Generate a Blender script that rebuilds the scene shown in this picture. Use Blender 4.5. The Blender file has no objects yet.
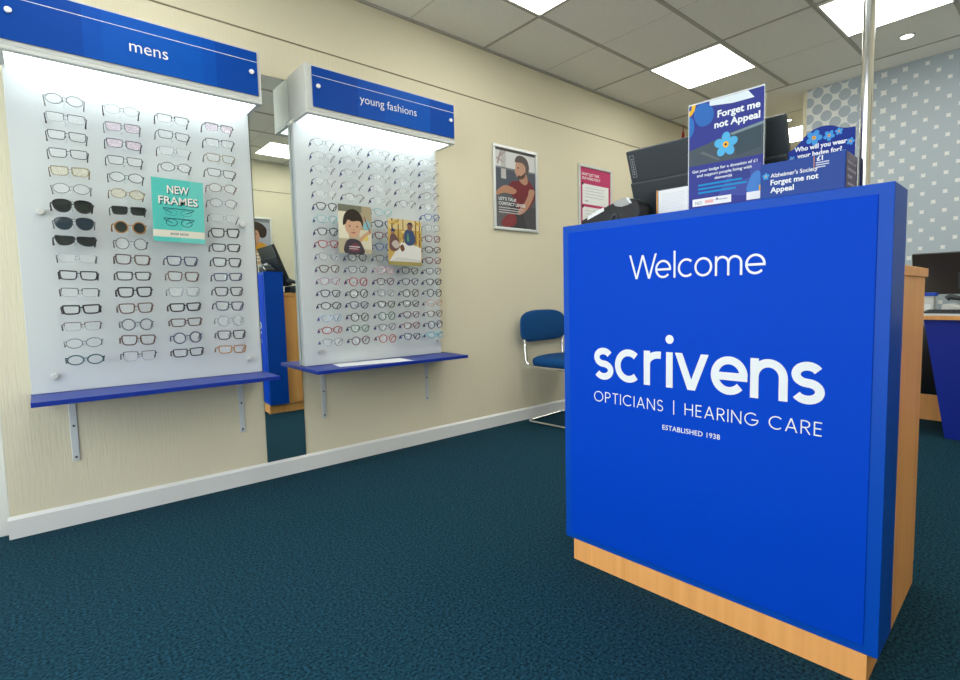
import bpy, bmesh, math, random
from mathutils import Vector, Matrix
random.seed(7)
SC = bpy.context.scene
COL = SC.collection
PI = math.pi

# ------------------------------------------------------------------ materials
def mat(name, color=(.8, .8, .8), rough=.5, metal=0., spec=.5, coat=0., emit=None, es=0., bump=None, alpha=None):
    m = bpy.data.materials.new(name); m.use_nodes = True
    nt = m.node_tree; b = nt.nodes['Principled BSDF']
    b.inputs['Base Color'].default_value = (*color, 1)
    b.inputs['Roughness'].default_value = rough
    b.inputs['Metallic'].default_value = metal
    b.inputs['Specular IOR Level'].default_value = spec
    b.inputs['Coat Weight'].default_value = coat
    b.inputs['Coat Roughness'].default_value = .08
    if emit:
        b.inputs['Emission Color'].default_value = (*emit, 1); b.inputs['Emission Strength'].default_value = es
    if bump:
        sc, st, stretch = bump
        tc = nt.nodes.new('ShaderNodeTexCoord'); mp = nt.nodes.new('ShaderNodeMapping'); mp.inputs['Scale'].default_value = stretch
        nz = nt.nodes.new('ShaderNodeTexNoise'); nz.inputs['Scale'].default_value = sc; nz.inputs['Detail'].default_value = 3
        bp = nt.nodes.new('ShaderNodeBump'); bp.inputs['Strength'].default_value = st; bp.inputs['Distance'].default_value = .004
        nt.links.new(tc.outputs['Object'], mp.inputs['Vector']); nt.links.new(mp.outputs['Vector'], nz.inputs['Vector'])
        nt.links.new(nz.outputs['Fac'], bp.inputs['Height']); nt.links.new(bp.outputs['Normal'], b.inputs['Normal'])
    return m

def noise_color(m, c1, c2, scale, stretch=(1, 1, 1), lo=.35, hi=.65, detail=4):
    nt = m.node_tree; b = nt.nodes['Principled BSDF']
    tc = nt.nodes.new('ShaderNodeTexCoord'); mp = nt.nodes.new('ShaderNodeMapping'); mp.inputs['Scale'].default_value = stretch
    nz = nt.nodes.new('ShaderNodeTexNoise'); nz.inputs['Scale'].default_value = scale; nz.inputs['Detail'].default_value = detail
    cr = nt.nodes.new('ShaderNodeValToRGB')
    cr.color_ramp.elements[0].position = lo; cr.color_ramp.elements[0].color = (*c1, 1)
    cr.color_ramp.elements[1].position = hi; cr.color_ramp.elements[1].color = (*c2, 1)
    nt.links.new(tc.outputs['Object'], mp.inputs['Vector']); nt.links.new(mp.outputs['Vector'], nz.inputs['Vector'])
    nt.links.new(nz.outputs['Fac'], cr.inputs['Fac']); nt.links.new(cr.outputs['Color'], b.inputs['Base Color'])
    return m

def glassy(name, color, amount, rough=.03):
    """clear lens / acrylic: see-through with a surface sheen"""
    m = bpy.data.materials.new(name); m.use_nodes = True
    nt = m.node_tree; nt.nodes.clear()
    o = nt.nodes.new('ShaderNodeOutputMaterial'); mx = nt.nodes.new('ShaderNodeMixShader')
    t = nt.nodes.new('ShaderNodeBsdfTransparent'); p = nt.nodes.new('ShaderNodeBsdfPrincipled')
    t.inputs['Color'].default_value = (*[min(1, .66 + .36 * c) if amount < .5 else c for c in color], 1)
    p.inputs['Base Color'].default_value = (*color, 1); p.inputs['Roughness'].default_value = rough
    mx.inputs['Fac'].default_value = amount
    nt.links.new(t.outputs[0], mx.inputs[1]); nt.links.new(p.outputs[0], mx.inputs[2]); nt.links.new(mx.outputs[0], o.inputs[0])
    return m

M = {}
M['wall'] = mat('cream_wall', (.655, .62, .465), .75, spec=.25, bump=(60, .35, (2.2, 2.2, .16)))
M['wall_plain'] = mat('cream_paint', (.66, .62, .46), .8, spec=.25)
M['white_gloss'] = mat('white_gloss_paint', (.70, .73, .72), .3)
M['tile'] = noise_color(mat('ceiling_tile', (.5, .5, .5), .9, spec=.15), (.74, .73, .66), (.82, .81, .74), 180)
M['tbar'] = mat('ceiling_bar', (.40, .385, .335), .7)
M['tline'] = mat('ceiling_joint', (.62, .61, .55), .8)
M['plaster'] = mat('ceiling_plaster', (.86, .85, .78), .85, spec=.2)
M['panel_light'] = mat('light_diffuser', (.9, .9, .9), .6, emit=(1, .97, .9), es=9.)
M['sign_light'] = mat('strip_diffuser', (.9, .9, .9), .5, emit=(.93, .98, 1.), es=3.0)
M['spot_light'] = mat('downlight_lamp', (.9, .9, .9), .5, emit=(1, .9, .75), es=14.)
M['carpet'] = noise_color(mat('teal_carpet', (.02, .06, .09), .95, spec=.1, bump=(420, .8, (1, 1, 1))), (.001, .010, .019), (.016, .078, .120), 115, lo=.32, hi=.70, detail=6)
M['blue'] = mat('blue_laminate', (.001, .062, .42), .38, spec=.16)
M['blue_print'] = mat('blue_panel_print', (.0, .052, .50), .5, spec=.06)
M['blue_shelf'] = mat('blue_shelf_laminate', (.005, .028, .27), .38, spec=.3)
M['blue_desk'] = mat('deep_blue_laminate', (.002, .02, .32), .45, spec=.3)
M['white_print'] = mat('white_lettering', (.70, .75, .77), .5)
M['wood'] = noise_color(mat('beech_laminate', (.6, .3, .1), .42, spec=.4), (.74, .335, .095), (.90, .45, .150), 3.2, (9, 9, .35), .25, .75)
M['acrylic'] = mat('frosted_acrylic', (.56, .612, .61), .45, spec=.25)
M['box_grey'] = mat('silver_grey_board', (.52, .55, .52), .45)
M['sign_blue'] = mat('sign_blue', (.0, .050, .30), .45, spec=.12)
M['sign_blue2'] = mat('sign_bright_blue', (.0, .074, .385), .45, spec=.12)
M['sign_blue3'] = mat('sign_mid_blue', (.0, .064, .36), .45, spec=.12)
M['steel'] = mat('grey_steel', (.58, .63, .65), .45, metal=.15)
M['chrome'] = mat('chrome', (.66, .68, .70), .12, metal=1.)
M['alu'] = mat('brushed_aluminium', (.66, .69, .68), .35, metal=.55)
M['mirror'] = mat('mirror_glass', (.78, .84, .80), .0, metal=1.)
M['mirror_edge'] = mat('mirror_edge', (.06, .10, .08), .3)
M['black'] = mat('black_plastic', (.017, .026, .031), .42)
M['black2'] = mat('dark_grey_plastic', (.04, .05, .055), .5)
M['black_gloss'] = mat('black_gloss', (.008, .008, .009), .15)
M['brown_black'] = mat('brown_black_plastic', (.028, .021, .017), .35)
M['grey_light'] = mat('light_grey_plastic', (.55, .57, .56), .5)
M['paper'] = mat('white_paper', (.70, .73, .74), .7)
M['ink'] = mat('grey_ink', (.30, .31, .33), .8)
M['dark_ink'] = mat('dark_ink', (.03, .035, .045), .7)
M['fabric'] = mat('blue_fabric', (.006, .062, .20), .9, spec=.15, bump=(300, .5, (1, 1, 1)))
M['red_cord'] = mat('red_plastic', (.30, .01, .01), .5)
M['clear'] = glassy('clear_acrylic', (.9, .95, .95), .16)
M['lens'] = glassy('clear_lens', (.96, .98, .98), .05)
M['lens_pink'] = glassy('pink_demo_lens', (.80, .70, .78), .25)
M['lens_yellow'] = glassy('straw_demo_lens', (.80, .78, .62), .22)
M['lens_sun'] = mat('smoked_lens', (.012, .022, .022), .08)
M['lens_blue'] = mat('blue_smoked_lens', (.012, .030, .045), .08)
M['glass'] = glassy('window_glass', (.95, .98, 1), .06, 0)
ART = {}
def art(c, rough=.55):
    k = tuple(round(x, 3) for x in c)
    if k not in ART: ART[k] = mat('print_colour', k, max(rough, .4), spec=.14)
    return ART[k]

def wallpaper():
    m = bpy.data.materials.new('dotted_wallpaper'); m.use_nodes = True
    nt = m.node_tree; b = nt.nodes['Principled BSDF']; b.inputs['Roughness'].default_value = .6
    N, L = nt.nodes.new, nt.links.new
    def math_(op, a, bb=None, c=None):
        n = N('ShaderNodeMath'); n.operation = op
        for i, v in enumerate((a, bb, c)):
            if v is None: continue
            if isinstance(v, (int, float)): n.inputs[i].default_value = v
            else: L(v, n.inputs[i])
        return n.outputs[0]
    tc = N('ShaderNodeTexCoord'); sp = N('ShaderNodeSeparateXYZ'); L(tc.outputs['Object'], sp.inputs[0])
    y, z = sp.outputs['Y'], sp.outputs['Z']
    p = .07; a = math_('SUBTRACT', y, .944); c = math_('SUBTRACT', z, 1.646)
    # circle centres where (y,z) = p*(i,j), i+j even  ->  rotate into the two diagonal axes, spacing p*sqrt2
    u = math_('DIVIDE', math_('ADD', a, c), 2 * p); v = math_('DIVIDE', math_('SUBTRACT', a, c), 2 * p)
    fu = math_('SUBTRACT', u, math_('ROUND', u)); fv = math_('SUBTRACT', v, math_('ROUND', v))
    d = math_('SQRT', math_('ADD', math_('MULTIPLY', fu, fu), math_('MULTIPLY', fv, fv)))   # 0.5 = touching
    mr = N('ShaderNodeMapRange'); L(y, mr.inputs['Value'])
    mr.inputs['From Min'].default_value = 1.8; mr.inputs['From Max'].default_value = .95
    mr.inputs['To Min'].default_value = .425; mr.inputs['To Max'].default_value = .575
    fac = math_('LESS_THAN', d, mr.outputs[0])
    mx = N('ShaderNodeMix'); mx.data_type = 'RGBA'; L(fac, mx.inputs['Factor'])
    mx.inputs['A'].default_value = (.68, .71, .68, 1); mx.inputs['B'].default_value = (.36, .43, .475, 1)
    L(mx.outputs['Result'], b.inputs['Base Color'])
    return m
M['wallpaper'] = wallpaper()

# ------------------------------------------------------------------ mesh helpers
class MB:
    def __init__(s): s.v = []; s.f = []; s.mi = []; s.mats = []
    def mi_(s, m):
        if m not in s.mats: s.mats.append(m)
        return s.mats.index(m)
    def add(s, verts, faces, m=None):
        o = len(s.v); s.v += [tuple(p) for p in verts]; k = s.mi_(m)
        for f in faces: s.f.append([o + i for i in f]); s.mi.append(k)
        return s
    def box(s, a, b, m=None):
        x0, y0, z0 = [min(a[i], b[i]) for i in range(3)]; x1, y1, z1 = [max(a[i], b[i]) for i in range(3)]
        return s.add([(x0, y0, z0), (x1, y0, z0), (x1, y1, z0), (x0, y1, z0), (x0, y0, z1), (x1, y0, z1), (x1, y1, z1), (x0, y1, z1)],
                     [(0, 3, 2, 1), (4, 5, 6, 7), (0, 1, 5, 4), (1, 2, 6, 5), (2, 3, 7, 6), (3, 0, 4, 7)], m)
    def prism(s, pts, fr, d0, d1, m=None):
        """outline pts (u,v) in frame fr=(origin,right,up,normal), from depth d0 to d1 along the normal"""
        o, r, u, n = fr; k = len(pts)
        A = [o + r * a + u * b + n * d0 for a, b in pts]; B = [o + r * a + u * b + n * d1 for a, b in pts]
        return s.add(A + B, [list(range(k))[::-1], list(range(k, 2 * k))] + [(i, (i + 1) % k, k + (i + 1) % k, k + i) for i in range(k)], m)
    def poly(s, pts, fr, d, m=None):
        o, r, u, n = fr
        return s.add([o + r * a + u * b + n * d for a, b in pts], [list(range(len(pts)))], m)
    def tube(s, path, rad, n=8, closed=False, m=None, caps=True):
        path = [Vector(p) for p in path]; k = len(path)
        rads = rad if isinstance(rad, (list, tuple)) else [rad] * k
        tang = []
        for i in range(k):
            a = path[(i - 1) % k] if closed or i > 0 else path[i]; b = path[(i + 1) % k] if closed or i < k - 1 else path[i]
            tang.append((b - a).normalized())
        up = Vector((0, 0, 1)) if abs(tang[0].z) < .9 else Vector((1, 0, 0))
        side = tang[0].cross(up).normalized(); verts = []
        for i in range(k):
            side = (side - tang[i] * side.dot(tang[i])).normalized(); w = tang[i].cross(side)
            for j in range(n):
                t = 2 * PI * j / n; verts.append(path[i] + (side * math.cos(t) + w * math.sin(t)) * rads[i])
        faces = []
        for i in range(k if closed else k - 1):
            q = (i + 1) % k
            for j in range(n): faces.append((i * n + j, i * n + (j + 1) % n, q * n + (j + 1) % n, q * n + j))
        if caps and not closed: faces += [list(range(n))[::-1], list(range((k - 1) * n, k * n))]
        return s.add(verts, faces, m)
    def cyl(s, a, b, r, n=20, m=None): return s.tube([a, b], r, n, False, m)
    def mesh(s, name, default=None, smooth=False):
        me = bpy.data.meshes.new(name); me.from_pydata(s.v, [], s.f)
        for k in s.mats: me.materials.append(k or default)
        me.polygons.foreach_set('material_index', s.mi)
        bm = bmesh.new(); bm.from_mesh(me)
        if all(len(f) > 2 for f in s.f) and not getattr(s, 'flat', False): bmesh.ops.recalc_face_normals(bm, faces=bm.faces)
        bm.to_mesh(me); bm.free()
        if smooth:
            me.shade_smooth() if smooth is True else me.set_sharp_from_angle(angle=math.radians(smooth))
        me.update(); return me
    def build(s, name, m=None, parent=None, bevel=0, smooth=False, seg=2):
        me = s.mesh(name, m, smooth); o = bpy.data.objects.new(name, me); COL.objects.link(o)
        if parent: o.parent = parent
        if bevel:
            b = o.modifiers.new('edge', 'BEVEL'); b.width = bevel; b.segments = seg; b.limit_method = 'ANGLE'; b.angle_limit = math.radians(40)
        return o

def box(name, a, b, m, parent=None, bevel=0): return MB().box(a, b).build(name, m, parent, bevel)
def tag(o, label=None, cat=None, group=None, kind=None):
    for k, v in (('label', label), ('category', cat), ('group', group), ('kind', kind)):
        if v: o[k] = v
    return o
def thing(name, loc, label, cat, group=None, rz=0):
    o = bpy.data.objects.new(name, None); COL.objects.link(o); o.empty_display_size = .1
    o.location = loc; o.rotation_euler = (0, 0, rz); return tag(o, label, cat, group)
def struct(o, label=None):
    o['kind'] = 'structure'
    if label: o['label'] = label
    return o
V = Vector
def ell(cx, cy, rx, ry, n=24, a0=0, a1=2 * PI, rot=0):
    full = abs(a1 - a0 - 2 * PI) < 1e-6; k = n if full else n + 1; out = []
    for i in range(k):
        t = a0 + (a1 - a0) * i / n; x, y = rx * math.cos(t), ry * math.sin(t)
        out.append((cx + x * math.cos(rot) - y * math.sin(rot), cy + x * math.sin(rot) + y * math.cos(rot)))
    return out
def spline(pts, n=5):
    """closed smooth outline through pts"""
    out = []; k = len(pts)
    for i in range(k):
        p0, p1, p2, p3 = [pts[(i + j - 1) % k] for j in range(4)]
        for q in range(n):
            t = q / n
            out.append(tuple(.5 * (2 * p1[a] + (p2[a] - p0[a]) * t + (2 * p0[a] - 5 * p1[a] + 4 * p2[a] - p3[a]) * t * t + (3 * p1[a] - p0[a] - 3 * p2[a] + p3[a]) * t ** 3) for a in (0, 1)))
    return out
def rect(a, b, c, d): return [(a, b), (c, b), (c, d), (a, d)]

_tc = {}
def text_mesh(body, bold=0., space=1.):
    """flat letters in units of the cap height, left/bottom at 0: (verts2d, faces, width)"""
    k = (body, bold, space)
    if k not in _tc:
        cu = bpy.data.curves.new('letters', 'FONT'); cu.body = body; cu.size = 1; cu.offset = bold; cu.space_character = space; cu.resolution_u = 3
        ob = bpy.data.objects.new('letters', cu); COL.objects.link(ob)
        dg = bpy.context.evaluated_depsgraph_get(); me = bpy.data.meshes.new_from_object(ob.evaluated_get(dg))
        vs = [(v.co.x, v.co.y) for v in me.vertices]; fs = [list(p.vertices) for p in me.polygons]
        bpy.data.objects.remove(ob); bpy.data.curves.remove(cu); bpy.data.meshes.remove(me)
        cap = .729; x0 = min(p[0] for p in vs)
        vs = [((x - x0) / cap, y / cap) for x, y in vs]; _tc[k] = (vs, fs, max(p[0] for p in vs))
    return _tc[k]
def add_text(mb, body, fr, u, v, cap, d, m, width=None, align='L', bold=0., space=1., slope=0.):
    vs, fs, w = text_mesh(body, bold, space); o, r, up, n = fr
    sx = width / w if width else cap
    if align == 'C': u -= w * sx / 2
    if align == 'R': u -= w * sx
    mb.add([o + r * (u + x * sx) + up * (v + y * cap + x * sx * slope) + n * d for x, y in vs], fs, m)

# ------------------------------------------------------------------ stroke lettering (geometric sans for the big desk graphics)
def arcp(cx, cy, rx, ry, a0, a1, n=16): return [(cx + rx * math.cos(math.radians(a0 + (a1 - a0) * i / n)), cy + ry * math.sin(math.radians(a0 + (a1 - a0) * i / n))) for i in range(n + 1)]
def glyph(ch, w):
    """centre-line strokes and advance width; lower case in x-heights, capitals in cap heights"""
    h = w / 2
    if ch == 'o': r = .5 - h; return [arcp(h + r * 1.04, .5, r * 1.04, r, 0, 360, 32)], w + 2.08 * r
    if ch == 'c': r = .5 - h; return [arcp(h + r * 1.04, .5, r * 1.04, r, 48, 312, 26)], .5 + r * .70 + h * .9 + (.14 if w > .15 else 0)
    if ch == 'e': r = .5 - h; c = h + r * 1.04; return [arcp(c, .5, r * 1.04, r, 0, 318, 30), [(c - r, .48), (c + r * 1.04 + h, .48)]], w + 2.08 * r
    if ch == 's':
        ry = (1 - w) / 4; rx = .29; c = h + rx
        return [arcp(c, .5 + ry, rx * .95, ry, 28, 270, 16)[:-1] + arcp(c, .5 - ry, rx, ry, 90, -152, 16)], w + 2 * rx
    if ch == 'r': return [[(h, 0), (h, 1)], arcp(h + .42, .62, .42, .38 - h, 180, 80, 10)], .70
    if ch == 'i': return [[(h, 0), (h, 1)]], w
    if ch == 'l': return [[(h, 0), (h, 1.45)]], w
    if ch == 'v': return [[(h * 1.1, 1), (.525, 0)], [(1.05 - h * 1.1, 1), (.525, 0)]], 1.05
    if ch in 'nm':
        a = .40 if ch == 'n' else .36; r = a - h * .3; st = [[(h, 0), (h, 1)]]; x = h
        for _ in range(1 if ch == 'n' else 2):
            st.append(arcp(x + r, 1 - h - r * .95, r, r * .95, 180, 0, 16) + [(x + 2 * r, 0)]); x += 2 * r
        return st, x + h
    if ch == 'W': return [[(h, 1), (.36, 0)], [(.36, 0), (.66, .97)], [(.66, .97), (.96, 0)], [(.96, 0), (1.32 - h, 1)]], 1.32
    if ch == 'O': r = .5 - h; return [arcp(.54, .5, .54 - h, r, 0, 360, 36)], 1.08
    if ch == 'C': return [arcp(.54, .5, .54 - h, .5 - h, 46, 314, 28)], .94
    if ch == 'G': return [arcp(.54, .5, .54 - h, .5 - h, 48, 350, 30), [(.56, .46), (1.06, .46)]], 1.08
    if ch == 'P': return [[(h, 0), (h, 1)], [(h, 1 - h), (.30, 1 - h)] + arcp(.30, .74 - h * .5, .28, .26 - h * .5, 90, -90, 12) + [(h, .48)]], .58 + h
    if ch == 'R': return [[(h, 0), (h, 1)], [(h, 1 - h), (.30, 1 - h)] + arcp(.30, .74 - h * .5, .28, .26 - h * .5, 90, -90, 12) + [(h, .48)], [(.28, .48), (.62, 0)]], .64
    if ch == 'T': return [[(0, 1 - h), (.64, 1 - h)], [(.32, 0), (.32, 1)]], .64
    if ch == 'I': return [[(h, 0), (h, 1)]], w
    if ch == '|': return [[(h + .22, -.1), (h + .22, 1.1)]], w + .44
    if ch == 'A': return [[(h, 0), (.42, 1)], [(.84 - h, 0), (.42, 1)], [(.17, .32), (.67, .32)]], .84
    if ch == 'N': return [[(h, 0), (h, 1)], [(h, .98), (.80 - h, .02)], [(.80 - h, 0), (.80 - h, 1)]], .80
    if ch == 'H': return [[(h, 0), (h, 1)], [(h, .52), (.76 - h, .52)], [(.76 - h, 0), (.76 - h, 1)]], .76
    if ch == 'E': return [[(h, 0), (h, 1)], [(h, 1 - h), (.52, 1 - h)], [(h, .52), (.48, .52)], [(h, h), (.52, h)]], .54
    if ch == 'S':
        ry = (1 - w) / 4; rx = .25; c = h + rx
        return [arcp(c, .5 + ry, rx * .93, ry, 25, 270, 16)[:-1] + arcp(c, .5 - ry, rx, ry, 90, -150, 16)], w + 2 * rx
    return [], .30
def stroke_text(mb, body, fr, u, v, size, width, w, track, d, m, dot=None):
    """w: stroke in units of size; laid out then fitted to the given width"""
    runs = []; x = 0; ss = size
    for i, ch in enumerate(body):
        scale = 1.0
        st, adv = glyph(ch, w); runs.append((ch, x, st, adv)); x += adv + track
    tot = x - track; k = width / (tot * ss); o, r, up, n = fr
    for ch, x0, st, adv in runs:
        for line in st:
            pts = [((x0 + a) * ss * k, b * ss) for a, b in line]; h = w * ss / 2; L, R = [], []
            closed = len(pts) > 4 and math.dist(pts[0], pts[-1]) < 1e-5
            for i in range(len(pts)):
                a = pts[i - 1] if i > 0 else (pts[-2] if closed else pts[0]); b = pts[i + 1] if i < len(pts) - 1 else (pts[1] if closed else pts[-1])
                dx, dy = b[0] - a[0], b[1] - a[1]; q = math.hypot(dx, dy) or 1; nx, ny = -dy / q, dx / q
                if ch in 'vWAN' and len(pts) == 2 and abs(dx) > 1e-4:      # level cut at the ends of slanting strokes
                    hw = h * q / max(abs(dy), 1e-6) if abs(dy) > 1e-6 else 0
                    if hw and hw < h * 3: L.append((pts[i][0] - hw, pts[i][1])); R.append((pts[i][0] + hw, pts[i][1])); continue
                L.append((pts[i][0] + nx * h, pts[i][1] + ny * h)); R.append((pts[i][0] - nx * h, pts[i][1] - ny * h))
            k2 = len(L); vs = [o + r * (u + a) + up * (v + b) + n * d for a, b in L + R]
            mb.add([q_ + n * (.00012 * (len(mb.f) % 7)) for q_ in vs], [(i, i + 1, k2 + i + 1, k2 + i) for i in range(k2 - 1)], m)
        if ch == 'i':
            c = ((x0 + w / 2) * ss * k, 1.36 * ss); mb.poly([(u + a, v + b) for a, b in ell(c[0], c[1], w * ss * .61, w * ss * .61)], fr, d, m)

# ------------------------------------------------------------------ the room
W, H = 3.032, 2.741           # long wall plane (y) and ceiling height
RY = -1.2                     # opposite wall
XF, XE, XP = -1.3, 8.0, 5.1   # shop front, far end of passage, patterned wall
struct(box('floor', (XF, RY, -.05), (XE, W + .1, 0), M['carpet']))
# ceiling with its suspended grid
c = MB(); c.box((XF, RY, H), (4.84, W + .1, H + .05), M['tile']); c.box((4.84, RY, H), (XE, W, H + .05), M['plaster'])
for y in (2.46, 1.86, 1.26, .66, .06, -.54, -1.14): c.box((XF, y - .014, H - .004), (4.84, y + .014, H + .001), M['tbar'])
for x in (-1.16, .04, 1.24, 2.44, 3.64, 4.84): c.box((x - .010, RY, H - .003), (x + .010, W, H + .001), M['tbar'])
for x in (-.56, .64, 1.84, 3.04, 4.24): c.box((x - .005, RY, H - .002), (x + .005, W, H + .001), M['tline'])
c.box((5.56, 1.8, H - .002), (5.575, W, H + .001), M['tline'])
c.box((XF, W - .02, H - .012), (XE, W, H + .001), M['tbar'])
struct(c.build('ceiling', M['tile']))
struct(box('wall_left', (-.15, W, 0), (XE, W + .1, H), M['wall']), 'cream textured wall carrying the spectacle boards')
struct(box('wall_left_front', (XF, W + .06, 0), (-.60, W + .1, H), M['wall_plain']))
struct(box('trim_1', (-.60, W + .050, 0), (-.152, W + .0995, H), M['white_gloss'], bevel=.004), 'white upright door jamb at the wall end')
struct(box('trim_2', (-.15, W - .003, 2.372), (XE, W + .001, 2.379), mat('joint_shadow_brown', (.20, .17, .11), .8)), 'thin brown strip for the shadow gap running along the wall above the signs')  # brown strip painted in for the shadow line of the wall joint
struct(box('trim_4', (XF, RY - .001, 2.372), (XE, RY + .003, 2.379), bpy.data.materials['joint_shadow_brown']), 'thin brown strip for the shadow gap on the opposite wall seen in the mirror')  # same shadow line, again a coloured strip
struct(box('wall_right', (XF, RY - .1, 0), (XE, RY, H), M['wall_plain']))
struct(box('wall_back', (XP, RY, 0), (XP + .12, 1.8, H), M['wallpaper']), 'patterned wall with grey dots on pale ground')
struct(box('wall_passage', (XP + .12, 1.7, 0), (XE, 1.8, H), M['wall_plain']))
struct(box('trim_3', (XP - .006, 1.8, 0), (XP + .12, 1.83, H), M['wall_plain']), 'cream corner strip at the edge of the patterned wall')
struct(box('wall_far', (XE, RY, 0), (XE + .1, W, H), M['wall_plain']))
sk = MB(); pr = [(0, 0), (.016, 0), (.016, .080), (.006, .092), (0, .092)]
sk.prism(pr, (V((-.158, W, 0)), V((0, -1, 0)), V((0, 0, 1)), V((1, 0, 0))), 0, XE + .1)
struct(sk.build('baseboard_left', M['white_gloss']), 'white skirting board along the cream wall')
struct(box('baseboard_back', (XP - .02, RY, 0), (XP, 1.8, .19), M['wood']), 'wooden skirting under the patterned wall')
# shop front behind the camera: low sill wall, window frame with panes, lintel
wf = MB(); wf.box((XF - .12, RY, 0), (XF, W + .1, .25)); wf.box((XF - .12, RY, 2.5), (XF, W + .1, H)); wf.box((XF - .12, RY, .25), (XF, RY + .1, 2.5)); wf.box((XF - .12, W, .25), (XF, W + .1, 2.5))
struct(wf.build('wall_front', M['wall_plain']))
wn = MB()
for y in (RY + .12, .2, 1.55, W - .05): wn.box((XF - .09, y - .03, .25), (XF - .03, y + .03, 2.5))
for z in (.27, 2.47): wn.box((XF - .09, RY + .1, z - .03), (XF - .03, W, z + .03))
w1 = struct(wn.build('window_1', M['alu']))
box('pane', (XF - .062, RY + .12, .28), (XF - .058, W - .03, 2.46), M['glass'], w1)
struct(box('pavement', (-9, -8, -.12), (XF, 9, -.06), mat('pavement', (.72, .71, .69), .9)))

# ceiling light panels, downlights
def ceiling_light(x, y, label, s=.565):
    t = thing('ceiling_light', (x, y, H), label, 'ceiling light', None)
    f = MB()
    for a, b in (((-s / 2 - .012, -s / 2 - .012), (s / 2 + .012, -s / 2)), ((-s / 2 - .012, s / 2), (s / 2 + .012, s / 2 + .012)), ((-s / 2 - .012, -s / 2), (-s / 2, s / 2)), ((s / 2, -s / 2), (s / 2 + .012, s / 2))):
        f.box((*a, -.007), (*b, 0))
    f.build('frame', M['tile'], t); box('diffuser', (-s / 2, -s / 2, -.006), (s / 2, s / 2, -.001), M['panel_light'], t)
ceiling_light(2.14, 2.157, 'square white ceiling light panel cut by the top edge, above the young fashions sign')
ceiling_light(3.95, 2.167, 'square white ceiling light panel above the framed wall posters')
ceiling_light(3.96, .955, 'square white ceiling light panel crossed by the chrome pole')
ceiling_light(6.37, 2.43, 'square white ceiling light panel in the passage beyond the patterned wall')
ceiling_light(2.29, -.53, 'square white ceiling light panel seen only in the mirror')
ceiling_light(2.14, .957, 'unseen square white ceiling light panel added over the reception desk front, above the picture')  # the panels from here down are unseen, added to light the room
ceiling_light(.34, 2.157, 'unseen square white ceiling light panel added over the mens board, above the picture')
ceiling_light(.34, .357, 'unseen square white ceiling light panel added over the entrance carpet, above the picture')
ceiling_light(3.96, -.57, 'unseen square white ceiling light panel added over the far desk, above the picture')
def downlight(x, y, label):
    t = thing('downlight', (x, y, H), label, 'downlight')
    r = MB(); r.tube([(.042 * math.cos(a * PI / 12), .042 * math.sin(a * PI / 12), -.002) for a in range(24)], .007, 6, True); r.build('ring', M['alu'], t, smooth=True)
    MB().cyl((0, 0, -.004), (0, 0, -.0005), .036).build('lamp', M['spot_light'], t)
downlight(4.57, .97, 'small round downlight in the ceiling strip by the dotted wallpaper')
downlight(5.79, 2.23, 'small round downlight in the passage ceiling beside the far light panel')

# ------------------------------------------------------------------ sign boxes over the spectacle boards
FX = lambda x, y, z: (V((x, y, z)), V((1, 0, 0)), V((0, 0, 1)), V((0, -1, 0)))   # a frame facing the room from the long wall
def sign_box(x0, x1, z0, z1, word, cap, label, squares, ml=.016, mr=.016):
    dep = .25; t = thing('sign_box', (x0, W, z0), label, 'sign', 'header signs over the spectacle boards'); w, h = x1 - x0, z1 - z0
    b = MB(); b.box((0, -dep, 0.016), (w, -.001, h)); b.box((0, -dep, 0), (w, -dep + .03, .016)); b.box((0, -dep + .03, 0), (.02, -.054, .016)); b.box((w - .02, -dep + .03, 0), (w, -.054, .016))
    b.build('housing', M['box_grey'], t, bevel=.002)
    box('light_diffuser', (.021, -dep + .031, .004), (w - .021, -.002, .0155), M['sign_light'], t)
    fr = FX(ml, -dep, .036); fw, fh = w - ml - mr, h - .046
    f = MB(); f.prism(rect(0, 0, fw, fh), fr, 0, .006, M['sign_blue'])
    for k, (a, bb, m) in enumerate(squares): f.poly(rect(a * fw, .0, bb * fw, fh), fr, .0063 + k * .0002, M[m])
    f.poly(rect(0, fh * .765, fw, fh * .776), fr, .0070, M['white_print'])
    face = f.build('sign_face', M['sign_blue'], t)
    l = MB(); l.flat = True; add_text(l, word, FX(w / 2, -dep, 0), *{'mens': (.013, .100), 'young fashions': (.008, .112)}[word], cap, .0078, None, {'mens': .135, 'young fashions': .355}[word], 'C', bold=-.004)
    l.build('lettering', M['white_print'], t)
    for u in (.028, fw - .028):
        p = MB(); p.cyl((ml + u, -dep - .006, .036 + fh * .52), (ml + u, -dep - .016, .036 + fh * .52), .011); p.build('screw_cap', M['white_print'], t, bevel=.002)
    return t
sign_box(-.06, .857, 1.925, 2.172, 'mens', .052, 'blue header sign reading mens over the left board', [(.27, .80, 'sign_blue3'), (.34, .74, 'sign_blue2')])
sign_box(1.068, 1.992, 1.938, 2.185, 'young fashions', .046, 'blue header sign reading young fashions over the right board', [(.28, .80, 'sign_blue3'), (.46, .80, 'sign_blue2')], .036, .006)

# mirror
t = thing('wall_mirror', (.86, W, .093), 'tall frameless mirror strip between the two spectacle boards', 'mirror')
box('glass', (0, -.006, 0), (.208, -.001, 2.072), M['mirror_edge'], t)
box('silvered_face', (.001, -.0066, .001), (.207, -.0060, 2.071), M['mirror'], t)

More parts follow.
